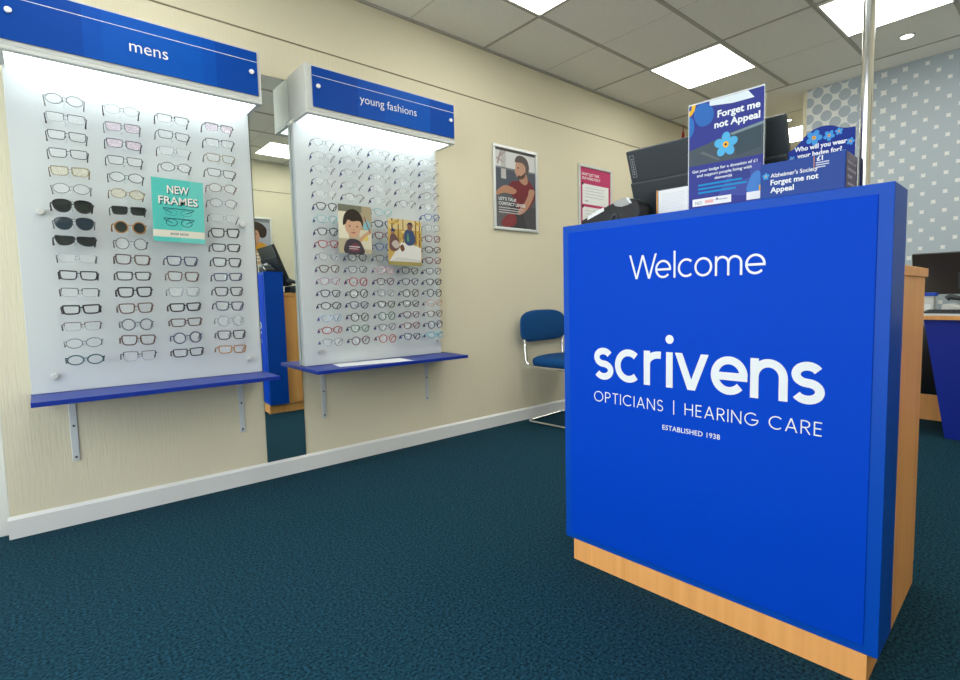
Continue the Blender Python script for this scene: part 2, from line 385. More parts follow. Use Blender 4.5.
# panels
def panel(x0, x1, z0, z1, knobs, label):
    t = thing('display_panel', (x0, W, z0), label, 'display board', 'frosted spectacle boards')
    box('board', (0, -.05, 0), (x1 - x0, -.042, z1 - z0), M['acrylic'], t, bevel=.0015)
    box('backing_box', (.001, -.0415, .001), (x1 - x0 - .001, -.001, z1 - z0 - .001), M['acrylic'], t, bevel=.001)
    for x, z in knobs:
        k = MB(); k.cyl((x - x0, -.0505, z - z0), (x - x0, -.068, z - z0), .013, 16); k.build('standoff_knob', M['alu'], t, bevel=.002)
    return t
pan1 = panel(-.05, .845, .602, 1.9282, [(.026, 1.36), (.026, .672), (.787, 1.366), (.787, .674)], 'frosted white board of mens spectacles left of the mirror')
pan2 = panel(1.070, 1.975, .605, 1.9412, [(1.158, .682), (1.95, .688)], 'frosted white board of childrens spectacles right of the mirror')

# shelves
def shelf(x0, x1, zt, bx, label):
    t = thing('wall_shelf', (x0, W, zt), label, 'shelf', 'blue shelves under the boards')
    box('shelf_board', (0, -.295, -.019), (x1 - x0, -.001, 0), M['blue_shelf'], t, bevel=.0012)
    for x in bx:
        b = MB(); b.box((x - .013 - x0, -.0052, -.318), (x + .013 - x0, -.001, -.0195)); b.box((x - .013 - x0, -.20, -.024), (x + .013 - x0, -.006, -.0195))
        o = b.build('bracket', M['steel'], t, bevel=.0015)
        for z in (-.05, -.16, -.30): MB().cyl((x - x0, -.0085, z), (x - x0, -.0055, z), .0048, 10).build('screw', M['black2'], o)
shelf(-.052, .860, .601, (.074, .747), 'blue shelf under the mens board')
shelf(1.045, 2.02, .603, (1.184, 1.884), 'blue shelf under the young fashions board with white paper on it')
t = tag(MB().prism([(-.20, -.05), (.22, -.12), (.235, .07), (-.18, .105)], (V((1.40, 2.865, .6035)), V((1, 0, 0)), V((0, 1, 0)), V((0, 0, 1))), 0, .0012).build('paper_sheet', M['paper']), 'white paper sheet lying on the shelf under the young fashions board', 'paper')

# ------------------------------------------------------------------ spectacles
def lens_outline(kind):
    return [(x * 1.03, y * 1.14) for x, y in lens_shape(kind)]
def lens_shape(kind):
    """one lens (right-hand), centred on 0, metres"""
    if kind == 'round': return ell(0, -.002, .0225, .0215, 26)
    if kind == 'oval': return [(x, y * .98) for x, y in ell(0, 0, .0255, .0175, 26)]
    if kind == 'kid': return spline([(-.022, .010), (-.008, .0165), (.012, .0165), (.0235, .011), (.021, -.006), (.010, -.0165), (-.008, -.0165), (-.019, -.007)], 4)
    if kind == 'aviator': return spline([(-.026, .012), (-.010, .0215), (.014, .0205), (.029, .012), (.026, -.008), (.012, -.021), (-.008, -.0215), (-.022, -.010)], 4)
    if kind == 'wrap': return spline([(-.027, .012), (-.010, .015), (.014, .015), (.030, .0155), (.029, .002), (.019, -.0145), (-.004, -.0155), (-.022, -.006)], 4)
    if kind == 'rect': return spline([(-.0255, .010), (-.020, .0135), (.020, .0145), (.0265, .011), (.0245, -.008), (.016, -.0155), (-.015, -.0155), (-.0235, -.009)], 4)
    return spline([(-.0245, .012), (-.018, .0165), (.018, .0175), (.0265, .013), (.024, -.008), (.015, -.0175), (-.013, -.0175), (-.022, -.009)], 4)   # square
LC = .0325
_gm = {}
def gl_mesh(kind, thick, part):
    k = (kind, thick, part)
    if k in _gm: return _gm[k]
    out = lens_outline(kind); b = MB()
    bow = lambda x: .0035 - 2.2 * x * x * .9            # the front curves back at its ends
    if part == 'front':
        for s in (-1, 1):
            pts = [V((s * (LC + x), -bow(LC + x), z)) for x, z in out]
            if thick == 'half':
                top = sorted([p for p in pts if p.z > -.004], key=lambda p: p.x); b.tube(top, .0016, 6)
                b.tube([p for p in pts], .0005, 4, True)
            elif thick == 'none': b.tube(pts, .0007, 4, True)
            else: b.tube(pts, {'thin': .0016, 'mid': .0028, 'thick': .0035}[thick], 6, True)
        r = {'half': .0014, 'none': .0013, 'thin': .0013, 'mid': .0022, 'thick': .003}[thick]
        ix = LC + min(p[0] for p in out) + .001
        b.tube([V((-ix, -.0035, .004)), V((-ix * .5, -.0045, .0075)), V((ix * .5, -.0045, .0075)), V((ix, -.0035, .004))], r, 6)
        if kind == 'aviator': b.tube([V((-LC * .55, -.004, .0175)), V((LC * .55, -.004, .0175))], .0012, 6)
        for s in (-1, 1): b.tube([V((s * max(ix, .006), -.003, .001)), V((s * max(ix - .003, .0045), .004, -.003)), V((s * max(ix - .001, .0055), .006, -.008))], .0009, 5)
        ex = LC + max(p[0] for p in out) - .001
        for s in (-1, 1): b.tube([V((s * ex, -bow(ex), .009)), V((s * (ex + .005), -bow(ex) + .001, .0095)), V((s * (ex + .0065), -bow(ex) + .006, .009))], max(r, .0014) * 1.1, 6)
        me = b.mesh('spectacle_front', M['black'], True)
    elif part == 'lens':
        pts = [(LC + x, z) for x, z in out]; b.add([(x, -bow(x), z) for x, z in pts] + [(x, -bow(x) + .0012, z) for x, z in pts],
              [list(range(len(pts))), list(range(len(pts), 2 * len(pts)))[::-1]] + [(i, (i + 1) % len(pts), len(pts) + (i + 1) % len(pts), len(pts) + i) for i in range(len(pts))])
        me = b.mesh('spectacle_lens', M['lens'])
    elif part == 'lens_l':
        me = gl_mesh(kind, thick, 'lens').copy(); me.transform(Matrix.Scale(-1, 4, V((1, 0, 0)))); me.flip_normals()
    elif part in ('temple', 'temple_l'):
        ex = LC + max(p[0] for p in out) + .0055; y0 = -bow(ex) + .005; s = 1 if part == 'temple' else -1
        r = {'half': .0020, 'none': .0019, 'thin': .0017, 'mid': .0024, 'thick': .0029}[thick]
        b.tube([V((s * ex, y0, .009)), V((s * ex, .030, .0085)), V((s * (ex - .001), .046, .002)), V((s * (ex - .002), .055, -.006)), V((s * (ex - .003), .0640, -.016))], [r, r, r * 1.1, r * 1.25, r * 1.4], 6)
        me = b.mesh('spectacle_temple', M['black'], True)
    _gm[k] = me; return me
_tag = MB().box((-.0012, -.0065, -.0048), (.0012, .0065, .0048)).mesh('price_tag')
_tag.materials.clear(); _tag.materials.append(M['black'])
pegb = MB(); pegb.prism([(-.0022, -.014), (.0022, -.014), (.0018, .0035), (-.0018, .0035)], (V((0, 0, 0)), V((1, 0, 0)), V((0, 0, 1)), V((0, -1, 0))), -.0715, -.001); PEG = pegb.mesh('peg', M['clear'])
FC = {}
def fmat(name):
    if name not in FC:
        tbl = {'silver': ((.16, .175, .19), .4, .3), 'gunmetal': ((.030, .036, .042), .4, .2), 'gold': ((.22, .17, .08), .4, .4), 'black': ((.006, .006, .008), .4, 0), 'navy': ((.010, .020, .075), .4, 0),
               'tortoise': ((.075, .030, .014), .4, 0), 'amber': ((.33, .14, .02), .4, 0), 'grey': ((.10, .12, .14), .3, 0), 'teal': ((.012, .075, .085), .4, 0), 'turquoise': ((.09, .42, .46), .4, 0),
               'red': ((.30, .012, .025), .4, 0), 'burgundy': ((.15, .012, .030), .4, 0), 'plum': ((.085, .018, .060), .4, 0), 'magenta': ((.30, .045, .20), .4, 0), 'green': ((.018, .11, .055), .4, 0),
               'brown': ((.10, .05, .03), .4, 0), 'blue': ((.03, .10, .28), .4, 0), 'orange': ((.42, .13, .04), .4, 0)}
        if name in ('clear', 'pale blue', 'pale pink'):
            FC[name] = glassy('frame_' + name.replace(' ', '_'), {'clear': (.50, .54, .56), 'pale blue': (.45, .62, .80), 'pale pink': (.80, .55, .62)}[name], .45)
        else:
            c, r, m_ = tbl[name]; FC[name] = mat('frame_' + name, c, r, m_)
    return FC[name]
ORD = ['top', 'second', 'third', 'fourth', 'fifth', 'sixth', 'seventh', 'eighth', 'ninth', 'tenth', 'eleventh', 'twelfth', 'thirteenth', 'fourteenth', 'fifteenth', 'sixteenth', 'bottom']
COLN = ['first', 'second', 'third', 'fourth', 'fifth']
SHAPE = {'round': 'round', 'oval': 'oval', 'kid': 'rounded', 'aviator': 'aviator', 'wrap': 'wraparound', 'rect': 'rectangular', 'square': 'squarish'}
TH = {'thin': 'thin-rimmed', 'mid': 'full-rimmed', 'thick': 'thick-rimmed', 'half': 'half-rimmed', 'none': 'rimless'}
def part_copy(name, me, parent, m):
    o = bpy.data.objects.new(name, me); COL.objects.link(o); o.parent = parent
    o.material_slots[0].link = 'OBJECT'; o.material_slots[0].material = m; return o
TAGM = [mat('tag_purple', (.030, .022, .17), .5), mat('tag_tan', (.20, .13, .07), .5)]
def spectacles(x, z, spec, board, row, col, nrows):
    color, kind, thick = spec[0], spec[1], spec[2]; lens = spec[3] if len(spec) > 3 else 'lens'
    sun = lens in ('lens_sun', 'lens_blue')
    r = 'bottom' if row == nrows - 1 else ORD[row]
    look = f"{color} {TH[thick] + ' ' if not sun else ''}{SHAPE[kind]} {'sunglasses' if sun else 'glasses'}"
    if lens == 'lens_pink': look += ' with pink lenses'
    if lens == 'lens_yellow': look += ' with straw lenses'
    lab = f"{look}, {r} in the {COLN[col]} column of the {board} board"
    t = thing('sunglasses' if sun else 'eyeglasses', (x, W - .1225, z), lab, 'sunglasses' if sun else 'glasses', f'glasses on the {board} board')
    if board == 'young fashions': t.scale = (.96, 1, .96)
    t.rotation_euler = (0, random.uniform(-.035, .035), random.uniform(-.05, .05) if board == 'mens' else random.uniform(-.018, .018))
    fm = fmat(color); part_copy('front', gl_mesh(kind, thick, 'front'), t, fm)
    part_copy('lens', gl_mesh(kind, thick, 'lens'), t, M[lens]); part_copy('lens', gl_mesh(kind, thick, 'lens_l'), t, M[lens])
    arm = fmat('black') if thick in ('half', 'none') else fm
    a = part_copy('temple', gl_mesh(kind, thick, 'temple_l'), t, arm); part_copy('temple', gl_mesh(kind, thick, 'temple'), t, arm)
    ex = LC + max(p[0] for p in lens_outline(kind)) + .003
    g = part_copy('price_tag', _tag, a, TAGM[0 if board != 'mens' else 1]); g.location = (-ex - .0005, *((.044, -.0060) if board != 'mens' else (.052, -.0075))); g.rotation_euler = (.75 if board == 'mens' else .45, 0, 0); g.scale = (1.2, 1.6, 1.35) if board != 'mens' else (1, .75, .9)
    p = bpy.data.objects.new('peg', PEG); COL.objects.link(p); p.parent = pan1 if board == 'mens' else pan2
    p.location = (x - p.parent.location.x, -.1225, z - p.parent.location.z)
S = 'lens_sun'
B1 = [
 [('silver','oval','thin'),('silver','rect','half'),('gunmetal','rect','thin'),('gunmetal','rect','thin'),('gold','rect','thin','lens_yellow'),('silver','oval','thin'),('black','aviator','mid',S),('gunmetal','aviator','thin','lens_blue'),('black','wrap','mid',S),('clear','rect','none'),('black','rect','mid'),('black','rect','half'),('black','rect','thick'),('tortoise','rect','half'),('grey','oval','thin'),('teal','oval','mid')],
 [('silver','oval','none'),('silver','rect','thin','lens_pink'),('gunmetal','rect','thin','lens_pink'),('gunmetal','rect','thin'),('gunmetal','oval','thin'),('gold','oval','thin','lens_yellow'),('black','rect','thin',S),('amber','round','mid',S),('gunmetal','round','thin'),('tortoise','square','mid'),('black','rect','mid'),('black','square','thick'),('brown','square','mid'),('grey','round','mid'),('tortoise','square','mid'),('black','square','half')],
 [('gunmetal','rect','half'),('gunmetal','rect','thin'),('silver','rect','none'),('gunmetal','oval','thin'),None,None,None,None,None,('navy','square','mid'),('brown','square','mid'),('clear','square','mid'),('black','rect','thick'),('tortoise','rect','mid'),('navy','round','mid'),('black','rect','mid')],
 [('gunmetal','rect','half','lens_pink'),('black','rect','half'),('gold','rect','thin'),('gunmetal','rect','thin'),('brown','oval','thin'),('silver','oval','thin'),('silver','rect','none'),('black','square','mid'),('black','rect','mid'),('black','square','mid'),('navy','rect','mid'),('black','square','mid'),('navy','square','mid'),('clear','round','mid'),('black','square','mid'),('amber','rect','mid')]]
TH1 = ('silver','kid','none'); TH2 = ('gunmetal','kid','none'); TH3 = ('silver','oval','none'); TH4 = ('clear','kid','none')
B2 = [
 [TH2,TH3,TH1,TH1,TH4,('black','kid','mid'),('turquoise','kid','thin'),('black','kid','mid'),('red','kid','mid'),('clear','kid','mid'),('tortoise','kid','mid'),('magenta','kid','thin'),('navy','kid','mid'),('black','oval','mid'),('pale blue','kid','mid'),('red','oval','mid'),('clear','kid','thick')],
 [TH2,TH3,TH2,TH1,('black','oval','half'),None,None,None,None,('black','kid','mid'),('grey','kid','mid'),('red','round','mid'),('black','round','mid'),('navy','kid','mid'),('black','round','mid'),('green','kid','mid'),('plum','round','mid')],
 [TH2,TH3,TH1,TH4,TH1,('turquoise','kid','thin'),('navy','kid','mid'),('burgundy','kid','mid'),('blue','kid','mid'),('grey','kid','mid'),('pale pink','kid','mid'),('plum','kid','mid'),('grey','kid','thin'),('black','kid','mid'),('green','round','mid'),('grey','kid','mid'),('red','round','mid')],
 [TH2,TH3,TH4,TH2,('gunmetal','oval','half'),None,None,None,None,None,('black','kid','mid'),('navy','kid','mid'),('black','round','mid'),('black','kid','mid'),('plum','kid','mid'),('burgundy','kid','mid'),('navy','kid','mid')],
 [TH4,TH1,TH3,('gunmetal','oval','half'),TH1,('blue','kid','mid'),('clear','kid','mid'),('burgundy','kid','mid'),('tortoise','oval','mid'),('burgundy','kid','mid'),('grey','kid','mid'),('black','kid','mid'),('black','round','mid'),('orange','kid','thin'),('brown','kid','mid'),('navy','round','mid'),('turquoise','kid','mid')]]
for ci, colm in enumerate(B1):
    for ri, sp in enumerate(colm):
        if sp: spectacles(.128 + ci * .1885, 1.813 - ri * .0716, sp, 'mens', ri, ci, 16)
for ci, colm in enumerate(B2):
    for ri, sp in enumerate(colm):
        if sp: spectacles((1.205, 1.372, 1.546, 1.716, 1.890)[ci], 1.834 - ri * .0686, sp, 'young fashions', ri, ci, 17)

# ------------------------------------------------------------------ leaflets clipped in front of the boards
def leaflet(name, x0, z0, w, h, tilt, label, draw, hooks=()):
    t = thing(name, (x0, W - .136, z0), label, 'leaflet'); t.rotation_euler = (0, tilt, 0)
    b = MB(); b.box((0, 0, 0), (w, .003, h)); b.build('acrylic_sheet', M['clear'], t)
    for q, hx in enumerate(hooks): MB().cyl((hx - x0, .0032, h * .62), (hx - x0, .0830, h * .62), .003, 8).build('hanger_rod', M['clear'], t)
    a = MB(); a.flat = True; fr = FX(0, -.0005, 0); draw(a, fr, w, h); a.build('print', M['paper'], t)
def draw_new(a, fr, w, h):
    tl = art((.08, .46, .40)); tl2 = art((.12, .50, .44)); dk = art((.02, .10, .12)); cr = art((.62, .60, .50)); wt = art((.75, .72, .66))
    a.prism(rect(0, 0, w, h), fr, -.0003, 0, tl); a.poly([(w * .5, 0), (w, 0), (w, h), (w * .75, h)], fr, .0001, tl2)
    a.poly(rect(0, h * .075, w, h * .185), fr, .0002, cr)
    for tx, v, ww in (('NEW', .775, .42), ('FRAMES', .60, .76)):
        add_text(a, tx, fr, w * .5 + .004, h * v - .004, h * .125, .0003, dk, w * ww, 'C', bold=.03); add_text(a, tx, fr, w * .5, h * v, h * .125, .0005, wt, w * ww, 'C', bold=.012)
    add_text(a, 'SHOP NOW', fr, w * .5, h * .112, h * .036, .0004, dk, w * .36, 'C', bold=.02)
    for cy, k in ((.50, 0), (.34, 1)):
        for s in (-1, 1):
            c = (w * (.5 + .145 * s), h * (cy - .03)); ring = ell(c[0], c[1], w * .115, h * (.048 if k == 0 else .062), 24)
            inner = ell(c[0], c[1], w * (.108 if k == 0 else .098), h * (.042 if k == 0 else .050), 24)
            for i in range(24):
                j = (i + 1) % 24; a.poly([ring[i], ring[j], inner[j], inner[i]], fr, .0003, dk)
            a.poly([(c[0] - s * w * .02, c[1] - h * .005), (c[0] + s * w * .15, c[1] + h * .055), (c[0] + s * w * .15, c[1] + h * .040), (c[0] - s * w * .01, c[1] - h * .015)], fr, .0003, dk)
        a.poly(rect(w * .2, h * (cy + .025), w * .8, h * (cy + .040)), fr, .0004, dk)
leaflet('leaflet', .397, 1.256, .203, .286, .02, 'teal leaflet reading new frames clipped over the mens board', draw_new, (.413, .592))
def draw_child(a, fr, w, h):
    a.prism(rect(0, 0, w, h), fr, -.0003, 0, art((.42, .38, .25)))
    P = lambda pts, d, c: a.poly([(x * w, y * h) for x, y in pts], fr, d, art(c))
    P(rect(0, .30, .30, .85), .0001, (.66, .63, .48)); P(rect(.62, .45, 1, 1), .0001, (.36, .31, .19)); P(rect(.62, .10, 1, .50), .00015, (.58, .55, .42)); P(rect(.0, .86, .7, 1), .00015, (.16, .17, .12))
    P(spline([(.74, .55), (.92, .50), (.96, .62), (.84, .72)]), .0002, (.20, .46, .52)); P(spline([(.72, .30), (.86, .28), (.88, .38), (.76, .40)]), .0002, (.62, .48, .10))
    P(spline([(.18, 0), (.20, .22), (.36, .30), (.58, .28), (.70, .18), (.74, 0)]), .0003, (.055, .045, .055)); P(spline([(.30, .06), (.42, .20), (.56, .20), (.60, .05)]), .00035, (.16, .05, .07))
    P(spline([(.62, .32), (.80, .44), (.96, .50), (.98, .44), (.80, .36), (.66, .24)]), .0003, (.50, .30, .18))
    P([(.76, .78), (.79, .78), (.96, .46), (.93, .45)], .0005, (.22, .07, .04))
    P(spline([(.20, .50), (.20, .66), (.30, .80), (.46, .86), (.62, .80), (.68, .64), (.66, .50), (.55, .36), (.42, .31), (.30, .38)]), .0004, (.55, .34, .22))
    P(spline([(.13, .58), (.16, .76), (.28, .88), (.46, .92), (.64, .85), (.73, .70), (.72, .56), (.66, .66), (.56, .68), (.40, .66), (.28, .69), (.21, .60)]), .0005, (.035, .026, .020))
    for s in (-1, 1): P(ell(.44 + .115 * s, .56, .028, .014, 12), .0006, (.05, .03, .02))
    P(spline([(.36, .43), (.44, .41), (.52, .43), (.44, .445)]), .0006, (.38, .13, .10)); P(spline([(.42, .50), (.46, .50), (.45, .47)]), .0006, (.42, .22, .14))
    P(rect(.30, .125, .62, .145), .0006, (.60, .58, .58)); P(rect(.30, .085, .56, .10), .0006, (.50, .48, .48))
leaflet('leaflet', 1.258, 1.241, .200, .272, .015, 'leaflet photo of a dark-haired child clipped on the young fashions board', draw_child, (1.290,))
def draw_autumn(a, fr, w, h):
    a.prism(rect(0, 0, w, h), fr, -.0003, 0, art((.50, .34, .09)))
    P = lambda pts, d, c: a.poly([(x * w, y * h) for x, y in pts], fr, d, art(c))
    P(rect(0, .78, 1, 1), .0001, (.62, .50, .24)); P(rect(0, 0, 1, .08), .0009, (.32, .27, .09))
    for x, q, c in ((.12, .06, (.16, .08, .03)), (.30, .05, (.22, .12, .04)), (.44, .035, (.12, .06, .03)), (.82, .06, (.20, .11, .03)), (.94, .04, (.14, .08, .03))): P([(x - q / 2, .3), (x + q / 2, .3), (x + q * .3, 1), (x - q * .3, 1)], .0002, c)
    for i in range(26): x, y = random.uniform(.03, .97), random.uniform(.35, .97); P(ell(x, y, .045, .03, 8), .0003, random.choice([(.60, .42, .10), (.42, .26, .05), (.66, .55, .26)]))
    P([(.02, .08), (.38, .50), (.70, .47), (.98, .40), (.98, .08)], .0004, (.66, .66, .62)); P([(.02, .08), (.28, .18), (.98, .14), (.98, .08)], .0005, (.55, .55, .52))
    P(spline([(.48, .52), (.48, .72), (.60, .80), (.74, .76), (.80, .60), (.76, .48), (.60, .44)]), .0006, (.045, .075, .16)); P(spline([(.55, .55), (.58, .72), (.62, .55)]), .0007, (.10, .28, .16))
    P(ell(.64, .84, .075, .075, 16), .0008, (.20, .10, .07)); P(spline([(.54, .86), (.60, .94), (.70, .94), (.75, .84), (.68, .90), (.60, .90)]), .0009, (.03, .03, .06))
    P(spline([(.04, .36), (.06, .62), (.16, .68), (.28, .58), (.34, .40), (.20, .30)]), .0006, (.13, .07, .07)); P(ell(.14, .72, .055, .05, 14), .0007, (.30, .16, .10)); P(spline([(.08, .73), (.13, .79), (.20, .76), (.20, .73)]), .0008, (.03, .05, .12))
    P(spline([(.10, .46), (.22, .54), (.34, .44), (.22, .36)]), .0007, (.48, .42, .38)); P(spline([(.34, .40), (.40, .30), (.48, .36), (.42, .46)]), .0007, (.14, .06, .03))
leaflet('leaflet', 1.562, 1.180, .232, .280, .015, 'leaflet photo of children in yellow autumn woods on the young fashions board', draw_autumn, (1.632,))

# ------------------------------------------------------------------ framed posters
def poster(x0, z0, w, h, label, draw, y=W, face=-1):
    """snap frame on a wall; face -1 looks towards -y, +1 towards +y"""
    t = thing('framed_poster', (x0, y, z0), label, 'poster', None, rz=0 if face < 0 else PI)
    f = MB(); b = .022
    for p0, p1 in (((0, 0), (w, b)), ((0, h - b), (w, h)), ((0, b), (b, h - b)), ((w - b, b), (w, h - b))): f.box((p0[0], -.016, p0[1]), (p1[0], -.001, p1[1]))
    f.build('frame', M['alu'], t, bevel=.003)
    a = MB(); a.flat = True; draw(a, FX(b, -.0065, b), w - 2 * b, h - 2 * b); a.build('print', M['paper'], t)
def draw_man(a, fr, w, h):
    a.prism(rect(-.002, -.002, w + .002, h + .002), fr, -.0015, 0, art((.10, .11, .12), .3))
    P = lambda pts, d, c: a.poly([(x * w, y * h) for x, y in pts], fr, d, art(c, .3))
    P(rect(0, .72, 1, 1), .0001, (.60, .62, .62)); P(rect(0, .97, 1, 1), .0004, (.10, .10, .10)); P(rect(0, .745, 1, .765), .0002, (.20, .22, .24))
    P(rect(0, .44, 1, .75), .00015, (.085, .10, .125)); P(rect(.14, .62, .26, .98), .0002, (.46, .46, .45))
    for pts in ([(.04, .8), (.08, .8), (.16, .97), (.13, .97)], [(.10, .88), (.26, .96), (.25, .98), (.09, .90)], [(.02, .86), (.20, .82), (.20, .84), (.02, .88)]): P(pts, .0003, (.40, .32, .30))
    P(rect(0, 0, 1, .30), .0002, (.075, .075, .08)); P(spline([(0, .0), (0, .28), (.20, .34), (.42, .26), (.52, .02)]), .0003, (.12, .12, .13))
    P(spline([(.04, .46), (.24, .54), (.50, .50), (.44, .44), (.20, .44), (.03, .40)]), .0006, (.42, .22, .14))                       # forearm
    P(spline([(.30, .50), (.40, .60), (.56, .62), (.72, .66), (.86, .63), (.97, .54), (.98, .42), (.86, .30), (.70, .24), (.52, .27), (.44, .38)]), .0005, (.17, .035, .04))   # shirt
    P(spline([(.84, .53), (.98, .52), (.90, .38), (.74, .24), (.58, .18), (.54, .23), (.70, .34), (.80, .45)]), .0007, (.44, .24, .16))   # near arm
    P(spline([(.34, .0), (.32, .20), (.46, .44), (.60, .36), (.72, .10), (.74, 0)]), .0004, (.055, .055, .06))                          # knee
    P(spline([(.12, .06), (.26, .16), (.42, .20), (.50, .12), (.44, .03), (.20, .01)]), .0008, (.22, .05, .05))                         # shoe
    P(spline([(.60, .62), (.60, .70), (.76, .72), (.80, .62), (.72, .58)]), .0006, (.40, .22, .15))                                      # neck
    P(spline([(.49, .77), (.50, .84), (.56, .89), (.70, .89), (.76, .80), (.74, .70), (.64, .655), (.54, .66), (.505, .70), (.47, .735)]), .0008, (.47, .28, .20))   # face
    P(spline([(.48, .86), (.52, .93), (.64, .955), (.78, .92), (.84, .82), (.80, .72), (.75, .74), (.74, .82), (.66, .86), (.56, .86)]), .0009, (.10, .085, .08))   # hair
    P(spline([(.54, .66), (.62, .645), (.72, .68), (.75, .75), (.69, .72), (.62, .69), (.56, .695)]), .00092, (.09, .06, .05)); P(ell(.56, .79, .022, .009, 10), .00095, (.06, .04, .03))
    wt = M['white_print']
    add_text(a, "LET'S TALK", fr, w * .07, h * .345, h * .040, .0011, wt, w * .44, bold=.02); add_text(a, 'CONTACT LENSES', fr, w * .07, h * .285, h * .040, .0011, wt, w * .66, bold=.02)
    for k, ww in enumerate((.62, .56, .50)): P(rect(.07, .245 - k * .03, .07 + ww, .255 - k * .03), .0011, (.55, .55, .55))
poster(2.498, 1.474, .452, .622, "framed poster of a seated man, reading let's talk contact lenses", draw_man)
def draw_pink(a, fr, w, h):
    a.prism(rect(-.002, -.002, w + .002, h + .002), fr, -.0015, 0, art((.46, .05, .14), .3)); wt = art((.78, .80, .78), .4)
    P = lambda pts, d, c: a.poly([(x * w, y * h) for x, y in pts], fr, d, art(c, .4))
    add_text(a, "DON'T JUST TAKE", fr, w * .06, h * .885, h * .040, .0006, wt, w * .56, bold=.02); add_text(a, 'OUR WORD FOR IT', fr, w * .06, h * .825, h * .040, .0006, wt, w * .60, bold=.02)
    for z0, z1 in ((.46, .76), (.12, .42)):
        P(rect(.07, z0, .94, z1), .0003, (.74, .78, .77))
        for k in range(4): P(rect(.16, z1 - .06 - k * .045, .80 - .06 * (k % 2), z1 - .05 - k * .045), .0005, (.48, .52, .52))
        P(rect(.16, z0 + .04, .26, z0 + .055), .0005, (.25, .27, .28)); P(ell(.08, z1, .03, .022, 10), .0006, (.04, .03, .04)); P(ell(.92, z0 + .01, .03, .022, 10), .0006, (.04, .03, .04))
poster(3.440, 1.478, .455, .618, 'framed pink poster of white quote boxes, partly behind the card terminal', draw_pink)
def draw_orange(a, fr, w, h):
    a.prism(rect(-.002, -.002, w + .002, h + .002), fr, -.0015, 0, art((.34, .36, .40), .3))
    P = lambda pts, d, c: a.poly([(x * w, y * h) for x, y in pts], fr, d, art(c, .3))
    P(rect(0, .93, 1, 1), .0002, (.18, .19, .20))
    P(spline([(.06, .10), (.10, .40), (.32, .50), (.70, .50), (.92, .38), (.96, .10)]), .0004, (.52, .26, .035)); P(spline([(.36, .46), (.40, .60), (.62, .60), (.66, .46), (.5, .40)]), .0005, (.40, .21, .13))
    P(spline([(.30, .62), (.34, .78), (.50, .84), (.68, .78), (.70, .62), (.60, .50), (.46, .49), (.36, .53)]), .0006, (.46, .25, .16))
    P(spline([(.14, .62), (.10, .78), (.24, .90), (.50, .94), (.78, .90), (.90, .76), (.84, .62), (.74, .60), (.70, .74), (.54, .77), (.36, .74), (.29, .60)]), .0007, (.045, .030, .022))
    for s in (-1, 1): P(ell(.5 + .09 * s, .665, .025, .010, 10), .0008, (.03, .02, .02))
    P(spline([(.44, .565), (.50, .55), (.57, .565), (.50, .575)]), .0008, (.36, .10, .09))
    P(rect(0, 0, 1, .30), .0009, (.42, .30, .18))
    for k in range(3): P(rect(.1, .22 - k * .07, .85 - .1 * k, .25 - k * .07), .0011, (.70, .66, .58))
poster(2.262, 1.415, .452, .622, 'framed poster of a curly-haired person in orange, seen only in the mirror', draw_orange, RY, 1)

# red pull cord hanging from the ceiling in the far corner
t = thing('pull_cord', (5.075, W - .03, H - .012), 'thin red pull cord hanging in the ceiling corner behind the monitor', 'cord')
MB().tube([(0, 0, 0), (.002, 0, -.04), (0, 0, -.06)], .004, 6).build('cord', M['red_cord'], t); MB().tube([(0, 0, -.055), (0, 0, -.075), (0, 0, -.13)], [.005, .012, .016], 10).build('toggle', M['red_cord'], t, smooth=40)

# ------------------------------------------------------------------ chair
def chair(x, y, rz, label):
    t = thing('visitor_chair', (x, y, 0), label, 'chair', rz=rz); hw = .235
    def fil(pts, r=.05, n=6):
        out = [V(pts[0])]
        for i in range(1, len(pts) - 1):
            p, a, b = V(pts[i]), V(pts[i - 1]), V(pts[i + 1]); d0, d1 = (a - p).normalized(), (b - p).normalized(); rr = min(r, (a - p).length * .45, (b - p).length * .45)
            s, e = p + d0 * rr, p + d1 * rr
            for k in range(n + 1): q = k / n; out.append(s * (1 - q) ** 2 + p * 2 * q * (1 - q) + e * q * q)
        out.append(V(pts[-1])); return out
    f = MB(); r = .011
    # one bent tube: left back -> seat rail -> front upright -> floor runner -> rear floor bar -> mirrored
    half = lambda s: [(s * hw, .010, .80), (s * hw, -.018, .440), (s * hw, -.475, .437), (s * hw, -.455, .011), (s * hw, -.02, .011)]
    f.tube(fil(half(-1) + half(1)[::-1], .06), r, 10)
    f.build('frame', M['chrome'], t, smooth=True)
    def pad(name, w, h, d, place, top_round):
        b = MB(); n = 14; ol = []
        for i in range(48):
            a = 2 * PI * i / 48; c, s = math.cos(a), math.sin(a); e = 5 if not top_round else (5 if s < 0 else 3.2)
            ol.append((math.copysign(abs(c) ** (2 / e), c) * w / 2, math.copysign(abs(s) ** (2 / e), s) * h / 2))
        rings = [(.90, -.5), (.98, -.34), (1, 0), (.98, .34), (.90, .5)]; vs = []
        for k, q in rings: vs += [place(u * k, v * k, q * d) for u, v in ol]
        fs = [list(range(48))[::-1], list(range(192, 240))]
        for j in range(4): fs += [(j * 48 + i, j * 48 + (i + 1) % 48, (j + 1) * 48 + (i + 1) % 48, (j + 1) * 48 + i) for i in range(48)]
        return b.add(vs, fs).build(name, M['fabric'], t, smooth=50)
    pad('backrest', .55, .245, .035, lambda u, v, q: (u, -.006 + .12 * v * .3 + q - .10 * (u * u) * 1.2 + .012, .745 + v), True)
    pad('seat', .50, .44, .070, lambda u, v, q: (u, -.255 + v, .476 + q - .012 * (1 if v < -.17 else 0) + .035 * (.15 - abs(u)) * (1 if q > 0 else 0)), False)
    return t
